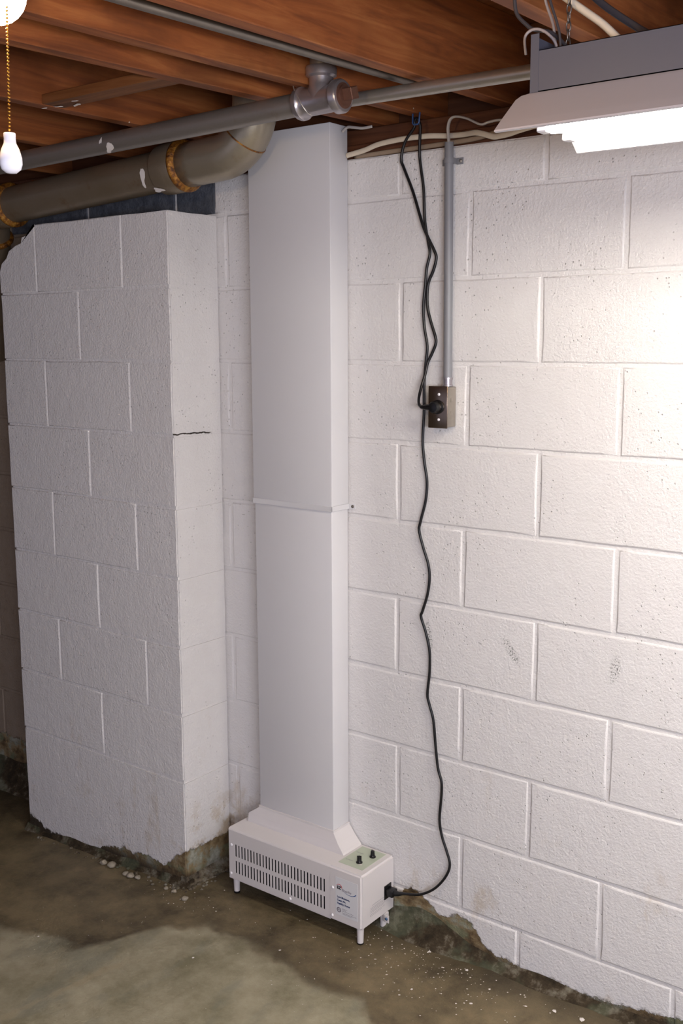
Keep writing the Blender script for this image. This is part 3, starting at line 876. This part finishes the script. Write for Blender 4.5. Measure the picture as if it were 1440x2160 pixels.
obj('conduit_run', sweep([(.3515, -.0195, 1.499), (.3495, -.0195, 1.75), (.3470, -.0195, 2.054)], .0106, 20, caps=True), M_PVC, vc, smooth=50)
obj('box_connector', lathe([(0, .0135), (.003, .0135), (.004, .0112), (.016, .0112), (.0165, .0128), (.021, .0128)], (.3515, -.0195, 1.4845), (0, 0, 1), 18), M_TEE, vc, smooth=40)
stp = lathe([(0, .0125), (.013, .0125)], (.3473, -.0195, 2.0055), (0, 0, 1), 20)
add_box(stp, .3580, .3760, -.0030, -.0008, 2.0045, 2.0195, .0008, 1)
add_box(stp, .3185, .3370, -.0030, -.0008, 2.0045, 2.0195, .0008, 1)
add_box(stp, .3585, .3605, -.0200, -.0010, 2.0055, 2.0185)
add_box(stp, .3343, .3363, -.0200, -.0010, 2.0055, 2.0185)
SP_ = obj('conduit_strap', stp, M_PVC, vc, smooth=40)
obj('strap_screw', lathe([(0, .0042), (.002, .0036), (.0028, .001)], (.3695, -.003, 2.012), (0, -1, 0), 12), M_EMT, SP_, smooth=60)
adopt(vc)

def flat_cable(name, pts, label, cat='cable', mat=M_NM, w=.0052, flat=.5, group=None):
    o = obj(name, sweep(spline(pts, 6), w, 10, flat=flat), mat, smooth='all')
    return tag(o, label, cat, group)
cb_ = [(.3470, -.0195, 2.045), (.3455, -.0195, 2.066), (.3440, -.020, 2.0865), (.3506, -.021, 2.1047), (.366, -.021, 2.1092), (.3955, -.02, 2.1014), (.431, -.02, 2.0845), (.4521, -.018, 2.0872), (.4741, -.012, 2.0897), (.50, .012, 2.0905), (.53, .030, 2.1)]
flat_cable('flat_cable', cb_, 'pale flat cable curving out of the top of the grey wall conduit', mat=M_NMG, w=.0056)
cA = [(.0385, -.010, 2.0570), (.055, -.010, 2.0590), (.0977, -.012, 2.0643), (.1412, -.012, 2.0738), (.2117, -.011, 2.0782), (.28, -.007, 2.0776), (.3250, .008, 2.0750), (.3700, .008, 2.0730), (.4104, -.008, 2.0702), (.4356, -.012, 2.0635), (.4608, -.012, 2.0552), (.4794, -.012, 2.0550), (.5035, -.012, 2.0570), (.5331, -.012, 2.0623), (.5799, -.012, 2.0679), (.6257, -.012, 2.0694), (.9, -.012, 2.07)]
flat_cable('house_cable', cA, 'cream cable sagging along the top of the block wall', w=.0066, flat=.55)
cC = [(.045, .016, 2.0560), (.1327, .016, 2.0575), (.2176, .016, 2.0582), (.3258, .018, 2.0600), (.4035, .016, 2.0625), (.4781, .012, 2.0720), (.5502, .010, 2.0738), (.9, .01, 2.08)]
flat_cable('loom_cable', cC, 'dusty tan cable lying straight on the wall top behind the cream one', mat=plain('dusty tan sheath', 'a8937c', .6, var=.25, scale=60), w=.006, flat=.5)

flat_cable('pale_scrap', [(.040, -.030, 2.112), (.055, -.028, 2.121), (.075, -.030, 2.118), (.100, -.026, 2.114), (.125, -.020, 2.116)], 'pale scrap curling beside the top of the duct', w=.0035, flat=.7, mat=M_NMG)  # whitish scrap built as a short curl

# ------------------------------------------------------------------ black cord
CL = [(.2459, -.016, 2.0991), (.2187, -.014, 2.0694), (.2064, -.012, 2.0319), (.2135, -.010, 2.009), (.2403, -.010, 1.951), (.2713, -.013, 1.8706), (.2881, -.011, 1.8361), (.3033, -.009, 1.8074), (.3076, -.008, 1.7904), (.2998, -.008, 1.7627), (.2865, -.008, 1.735), (.2826, -.008, 1.7068), (.2844, -.008, 1.6726), (.2944, -.008, 1.6382), (.3072, -.008, 1.6038), (.3087, -.008, 1.5866), (.2994, -.009, 1.5636), (.2886, -.012, 1.5404), (.2848, -.018, 1.5113), (.2809, -.028, 1.4821), (.2830, -.042, 1.4560), (.2920, -.055, 1.4400), (.3040, -.061, 1.4345)]
CR = [(.2635, -.016, 2.099), (.2612, -.014, 2.0644), (.2574, -.008, 2.032), (.2618, -.007, 1.9986), (.269, -.007, 1.9539), (.2725, -.006, 1.8815), (.2826, -.006, 1.8307), (.2884, -.007, 1.8024), (.2805, -.008, 1.7691), (.2768, -.008, 1.7296), (.2718, -.008, 1.6786), (.2751, -.008, 1.6269), (.2839, -.008, 1.5809), (.2802, -.008, 1.5404), (.2764, -.008, 1.4996), (.2758, -.008, 1.4645), (.2763, -.008, 1.4175), (.2737, -.009, 1.3463), (.2785, -.008, 1.2929), (.2861, -.007, 1.2456), (.2838, -.008, 1.1972), (.2701, -.010, 1.1412), (.266, -.010, 1.1163), (.2779, -.009, 1.0747), (.2926, -.008, 1.0335), (.2973, -.008, .9971), (.2921, -.009, .953), (.2781, -.010, .9072), (.2739, -.010, .8915), (.2874, -.008, .8522), (.2995, -.008, .8039), (.3001, -.008, .747), (.2949, -.009, .6885), (.2996, -.008, .6638), (.3132, -.008, .6218), (.3196, -.008, .5652), (.3292, -.009, .4962), (.3413, -.010, .4602), (.3418, -.010, .4212), (.3369, -.010, .354), (.3448, -.010, .31), (.3598, -.011, .2747), (.3719, -.013, .2386), (.3608, -.018, .2017), (.3310, -.024, .1626), (.2930, -.030, .1370), (.2560, -.032, .1260), (.2330, -.032, .1200)]
cord = empty('power_cord', (.28, -.02, 1.43))
tag(cord, 'black power cord from the outlet looped over the joist and down to the ventilator', 'cord')
top = [(.2459, -.016, 2.0991), (.2490, -.018, 2.112), (.2550, -.020, 2.1195), (.2610, -.019, 2.1120), (.2635, -.016, 2.099)]
# one continuous lead: plug at the outlet, up, over the staple, and down again
path = CL[::-1] + top[1:-1] + CR
obj('lead', sweep(spline(path, 5), .0036, 8), M_CORD, cord, smooth='all')
# angled plug on the outlet
pb = lathe([(0, .0125), (.006, .0150), (.016, .0150), (.022, .0120), (.0235, .004)], (.3405, -.0484, 1.435), (0, -1, 0), 24)
obj('wall_plug', pb, M_BLACK, cord, smooth=45)
obj('plug_neck', sweep([(.3300, -.0600, 1.4345), (.318, -.0610, 1.4340), (.304, -.0610, 1.4342), (.300, -.0600, 1.4350)], [.0080, .0072, .0050, .0040], 14), M_BLACK, cord, smooth=60)
# connector at the cabinet
cn = box(0, .022, -.0125, .0125, -.0095, .0095, .002, 2)
put(cn, Matrix.Translation((UX1 + .0022, -.032, .1130)))
cp = obj('appliance_plug', cn, M_BLACK, cord, smooth=50)
obj('strain_relief', sweep([(UX1 + .022, -.032, .1135), (UX1 + .030, -.032, .1145), (UX1 + .038, -.032, .1160), (UX1 + .050, -.032, .1210)], [.0085, .0072, .0060, .0040], 14), M_BLACK, cp, smooth=60)
adopt(cord)
cl = obj('cable_staple', sweep([(.246, -.022, 2.131), (.247, -.024, 2.108), (.250, -.024, 2.1045), (.262, -.024, 2.1045), (.265, -.024, 2.108), (.266, -.022, 2.131)], .0022, 8), plain('blue staple', '3c5a8c', .4, .3), smooth=60)
tag(cl, 'small blue cable staple under the joist holding the black cord', 'staple')

# ------------------------------------------------------------------ fluorescent lamp
FX0, FX1 = .930, 3.370  # right end lengthened out of view for more light from that side
lamp = empty('shop_light', (1.5, -.675, 2.0))
tag(lamp, 'fluorescent shop light with grey channel, white reflector and two lit tubes', 'lamp')
T = .0010
ch = bmesh.new()
add_box(ch, FX0, FX1, -.7300, -.7288, 1.963, 2.0225)
add_box(ch, FX0, FX1, -.6212, -.6200, 1.963, 2.0225)
add_box(ch, FX0, FX1, -.7300, -.6200, 1.963, 1.9645)
add_box(ch, FX0, FX1, -.7300, -.7240, 2.0215, 2.0225)
obj('channel', ch, M_CHANNEL, lamp)
ep = bmesh.new()
add_box(ep, FX0 - .0015, FX0, -.7300, -.6200, 1.963, 2.046)
add_box(ep, FX0 - .0015, FX0 + .012, -.7306, -.7300, 1.963, 2.046)
obj('end_plate', ep, M_CHANNEL, lamp)
def wing(pts, x0, x1, xc0, t=.0012):
    """folded sheet: pts are (y, z) with the left end given per point by xc0"""
    bm = bmesh.new(); top = []; bot = []
    for (y, z), xl in zip(pts, xc0):
        top.append((bm.verts.new((xl, y, z)), bm.verts.new((x1, y, z))))
    for a, b in zip(top, top[1:]): bm.faces.new((a[0], b[0], b[1], a[1]))
    bmesh.ops.recalc_face_normals(bm, faces=bm.faces)
    bmesh.ops.solidify(bm, geom=bm.faces[:], thickness=t)
    return bm
# near wing has a clipped, rounded upper corner; far wing mirrors it
near = [(-.7300, 1.9628), (-.7340, 1.9600), (-.7420, 1.9535), (-.7900, 1.9140), (-.8050, 1.9010), (-.8058, 1.8985), (-.8000, 1.8975)]
nx = [FX0 - .002, FX0 - .014, FX0 - .019, FX0 - .019, FX0 - .019, FX0 - .019, FX0 - .019]
obj('reflector', wing(near, 0, FX1 + .02, nx), M_FIXT, lamp)
far = [(-.6200, 1.9628), (-.6160, 1.9600), (-.6080, 1.9535), (-.5700, 1.9140), (-.5560, 1.9015), (-.5548, 1.9003), (-.5470, 1.9000)]
obj('reflector', wing(far, 0, FX1 + .02, [FX0 - .002, FX0 - .008, FX0 - .008, FX0 - .006, FX0 - .005, FX0 - .005, FX0 - .005]), M_FIXT, lamp)
obj('reflector_pan', box(FX0 - .002, FX1 + .002, -.7300, -.6200, 1.9615, 1.9628), M_FIXT, lamp)
t = NT('lit tube')
em = t.t.nodes.new('ShaderNodeEmission'); em.inputs[0].default_value = TUBE_COLOR + (1,); em.inputs[1].default_value = TUBE_STRENGTH
t.t.links.new(em.outputs[0], t.t.nodes['Material Output'].inputs[0]); M_TUBE = t.m
for y in (-.7180, -.6320):
    tb = obj('tube', lathe([(0, .0120), (.002, .0150), (.016, .0155), (2.368, .0155), (2.382, .0150), (2.384, .0120)], (FX0 + .028, y, 1.9175), (1, 0, 0), 20), M_TUBE, lamp, smooth=60)
    for xx, dx in ((FX0 + .010, 1), (FX1 - .026, 1)):
        obj('lampholder', box(xx, xx + .017, y - .012, y + .012, 1.905, 1.9614, .002, 1), M_FIXT, lamp)
adopt(lamp)
# wiring and hangers above the lamp
def wire(name, pts, r, mat, label, cat, flat=1.0):
    return tag(obj(name, sweep(spline(pts, 6), r, 8, flat=flat), mat, smooth='all'), label, cat)
wire('grey_wire', [(.862, -.675, 2.319), (.8669, -.675, 2.1467), (.8692, -.675, 2.1186), (.8739, -.675, 2.097), (.8908, -.675, 2.0788), (.9033, -.675, 2.0697), (.9317, -.675, 2.0608), (.9519, -.675, 2.0438), (.9642, -.675, 2.0269), (.97, -.675, 2.000)], .0030, M_GREYCABLE, 'dark grey wire drooping over the left end of the lamp channel', 'wire')
wire('pale_wire', [(.912, -.67, 2.319), (.9198, -.675, 2.1365), (.9222, -.675, 2.1089), (.9311, -.67, 2.0801), (.9355, -.67, 2.0640), (.940, -.665, 2.02)], .0022, M_LGREY, 'thin pale wire hanging straight into the lamp channel', 'wire')
wire('slack_wire', [(.922, -.685, 2.319), (.9294, -.685, 2.1346), (.9342, -.685, 2.1067), (.9472, -.685, 2.0705), (.9534, -.685, 2.0456), (.9563, -.685, 2.000)], .0022, M_GREYCABLE, 'thin dark wire slanting into the lamp channel', 'wire')
wire('looped_wire', [(.9150, -.690, 2.000), (.9000, -.692, 2.030), (.8975, -.692, 2.0540), (.9050, -.690, 2.0640), (.9196, -.690, 2.0640), (.9358, -.690, 2.0544), (.9498, -.690, 2.036), (.9565, -.690, 2.000)][1:], .0022, M_LGREY, 'pale wire looping over the end plate of the lamp', 'wire')
# bead chain hanger: links
hc = empty('hanging_chain', (.962, -.675, 2.0))
tag(hc, 'small steel chain hanging the lamp from the ceiling', 'chain')
lk = None; zc = 2.014; i = 0
while zc < 2.315:
    ring = [(.0035 * math.cos(a), 0, .0080 * math.sin(a)) for a in (2 * math.pi * k / 12 for k in range(13))]
    bm = sweep(ring, .0011, 6, caps=False)
    put(bm, Matrix.Translation((.962, -.675, zc)) @ Matrix.Rotation(math.radians(90 * (i % 2)), 4, 'Z'))
    obj('link', bm, M_ROD, hc, smooth=60)
    zc += .0125; i += 1
adopt(hc)
wire('lamp_cord', [(.862, -.66, 2.200), (.9138, -.66, 2.1414), (.9544, -.66, 2.1065), (.9823, -.66, 2.0846), (1.0097, -.66, 2.063), (1.033, -.66, 2.0404), (1.065, -.66, 2.010), (1.09, -.66, 1.99)], .0058, M_NM, 'thick white cord running down into the lamp channel', 'cord')
wire('flat_grey_cord', [(.88, -.60, 2.200), (.9406, -.60, 2.151), (.9735, -.60, 2.117), (1.0055, -.602, 2.0906), (1.0446, -.608, 2.062), (1.075, -.635, 2.040), (1.09, -.660, 2.015)], .0055, M_GREYCABLE, 'flat dark grey cord passing behind the white lamp cord', 'cord', .45)

# ------------------------------------------------------------------ bare bulb with pull chain
BP = Vector((.765, -1.550, 1.940))
bl = empty('bulb_fixture', (BP.x, BP.y, 2.13))
tag(bl, 'bare lit bulb in a porcelain holder with brass pull chain, top left', 'lamp')
t = NT('lit bulb glass')
em = t.t.nodes.new('ShaderNodeEmission'); em.inputs[0].default_value = BULB_COLOR + (1,)
em.inputs[1].default_value = 170.0
t.t.links.new(em.outputs[0], t.t.nodes['Material Output'].inputs[0]); M_BULB = t.m
prof = [(-.030, .0005), (-.0297, .004), (-.0285, .0095), (-.0255, .0158), (-.0212, .0212), (-.0150, .0260), (-.0075, .0291), (0, .0300), (.0075, .0293), (.016, .0268), (.030, .0190), (.044, .0140), (.052, .0130)]
obj('bulb', lathe(prof, BP, (0, 0, 1), 56), M_BULB, bl, smooth=60)
obj('socket', lathe([(.0525, .0150), (.060, .0210), (.085, .0240), (.094, .0300), (.100, .0520), (.112, .0560), (.122, .0560)], BP, (0, 0, 1), 28), M_PORC, bl, smooth=45)
obj('ceiling_box', lathe([(.1225, .0500), (.126, .0520), (.1895, .0520)], BP, (0, 0, 1), 8), M_STEELBOX, bl, smooth=30)
obj('mounting_board', box(.40, .86, BP.y - .045, BP.y + .045, ZJ - .0002, ZJ + .019, .001, 1), M_STRIP, bl)
# chain of beads
cx0, cy0 = BP.x + .020, BP.y + .0
top_z, bot_z = BP.z + .070, 1.802
cb2 = bmesh.new(); n = 62
for i in range(n):
    tt = i / (n - 1); z = top_z + (bot_z - top_z) * tt
    x = cx0 + .002 * math.sin(tt * 2.0) + .0030 * tt; y = cy0 - .010 * tt
    r = .0016
    bmesh.ops.create_icosphere(cb2, subdivisions=1, radius=r, matrix=Matrix.Translation((x, y, z)))
    if i: 
        pass
CEND = (x, y)
ch_ = obj('pull_chain', cb2, M_BRASS, bl, smooth='all'); ch_['kind'] = 'stuff'
obj('pull_knob', lathe([(0, .0055), (-.001, .0060), (-.006, .0058), (-.010, .0062), (-.016, .0090), (-.024, .0111), (-.030, .0112), (-.035, .0095), (-.0385, .0050), (-.039, .0005)], (CEND[0], CEND[1], bot_z), (0, 0, 1), 24), M_PORC, bl, smooth=60)
adopt(bl)

# ------------------------------------------------------------------ paint and plaster debris on the floor
def chunk(x, y, s, seed):
    bm = bmesh.new(); bmesh.ops.create_icosphere(bm, subdivisions=2, radius=s)
    for v in bm.verts:
        q = noise.noise_vector(v.co / s * 1.3 + Vector((seed, 0, 0)))
        v.co = v.co * (1 + .45 * q.x); v.co.z *= .62
    lo = min(v.co.z for v in bm.verts)
    M = Matrix.Translation((x, y, floor_z(x, y) - lo - .0015)) @ Matrix.Rotation(seed, 4, 'Z')
    return put(bm, M)
M_CHUNK = plain('crumbled plaster', 'b4aa98', .8, 0, var=.35, scale=60, bump=.002)
spots = [(-.7568, -.232, .011, 'round tan plaster lump, leftmost of the crumbs by the pilaster'), (-.719, -.232, .014, 'biggest pale plaster lump at the foot of the pilaster'),
         (-.640, -.243, .010, 'white plaster crumb left in the flake cluster by the pilaster'), (-.617, -.246, .012, 'white plaster crumb in the middle of the flake cluster by the pilaster'), (-.590, -.240, .009, 'white plaster crumb right in the flake cluster by the pilaster'),
         (-.4695, -.2377, .007, 'small plaster crumb on the floor left of the pilaster corner'), (-.4343, -.2387, .008, 'middle small plaster crumb near the pilaster corner'), (-.3750, -.2535, .010, 'white plaster lump lying right at the pilaster corner')]
for i, (x, y, s, lb) in enumerate(spots):
    tag(obj('plaster_lump', chunk(x, y, s, i * 1.7 + .4), M_CHUNK, smooth=50), lb, 'debris', 'plaster crumbs along the pilaster')
def gravel():
    bm = bmesh.new(); r = random.Random(5)
    for i in range(70):
        x = XR + abs(r.gauss(0, .022)) - .004; y = r.uniform(YF - .03, -.03)
        merge(bm, chunk(x, y, r.choice((.003, .004, .005, .0075)), i * .77))
    for i in range(50):
        x = r.uniform(-1.1, XR); y = YF - .022 - abs(r.gauss(0, .012))
        merge(bm, chunk(x, y, r.choice((.002, .003, .004, .006)), i * .57))
    return bm
tag(obj('gravel', gravel(), M_BARE, smooth=50), 'crumbled mortar gravel heaped round the foot of the pilaster', 'debris', kind='stuff')
def flakes():
    bm = bmesh.new(); r = random.Random(11)
    pts = [(.3413, -.06, .0045), (.4608, -.07, .0042), (.3089, -.2102, .0035), (.3929, -.2214, .0035), (.5396, -.182, .0040), (.7808, -.075, .0065), (.3814, -.2589, .003), (.714, -.085, .0055),
           (-.1397, -.452, .0035), (-.5655, -.6216, .003), (.019, -.2887, .0035), (.0204, -.2317, .002), (.0512, -.1885, .002), (.547, -.105, .0032), (.6502, -.11, .0038)]
    for i in range(260): pts.append((r.gauss(.38, .17), -.05 - abs(r.gauss(0, .13)), r.choice((.0008, .001, .0012, .0016, .0022))))
    for i in range(60): pts.append((r.uniform(-.7, .3), r.uniform(-.55, -.2), r.choice((.0007, .0009, .0013))))
    for i in range(40): pts.append((r.uniform(-.5, -.25), r.uniform(-.30, -.20), r.choice((.0009, .0013, .002))))
    for i in range(30): pts.append((r.uniform(-.9, .4), r.uniform(-.9, -.5), r.choice((.0007, .001))))
    for x, y, s in pts:
        z = floor_z(x, y) + .0009
        n = 6; a0 = r.uniform(0, 6)
        top = []; 
        for k in range(n):
            a = a0 + 2 * math.pi * k / n; q = s * r.uniform(.7, 1.25)
            top.append(bm.verts.new((x + q * math.cos(a), y + q * math.sin(a), z + r.uniform(0, .35) * s)))
        c = bm.verts.new((x, y, z + .5 * s))
        for k in range(n): bm.faces.new((top[k], top[(k + 1) % n], c))
        bm.faces.new(top[::-1])
    return bm
tag(obj('paint_chips', flakes(), M_CHIP), 'scattered white paint chips on the damp floor', 'debris', kind='stuff')
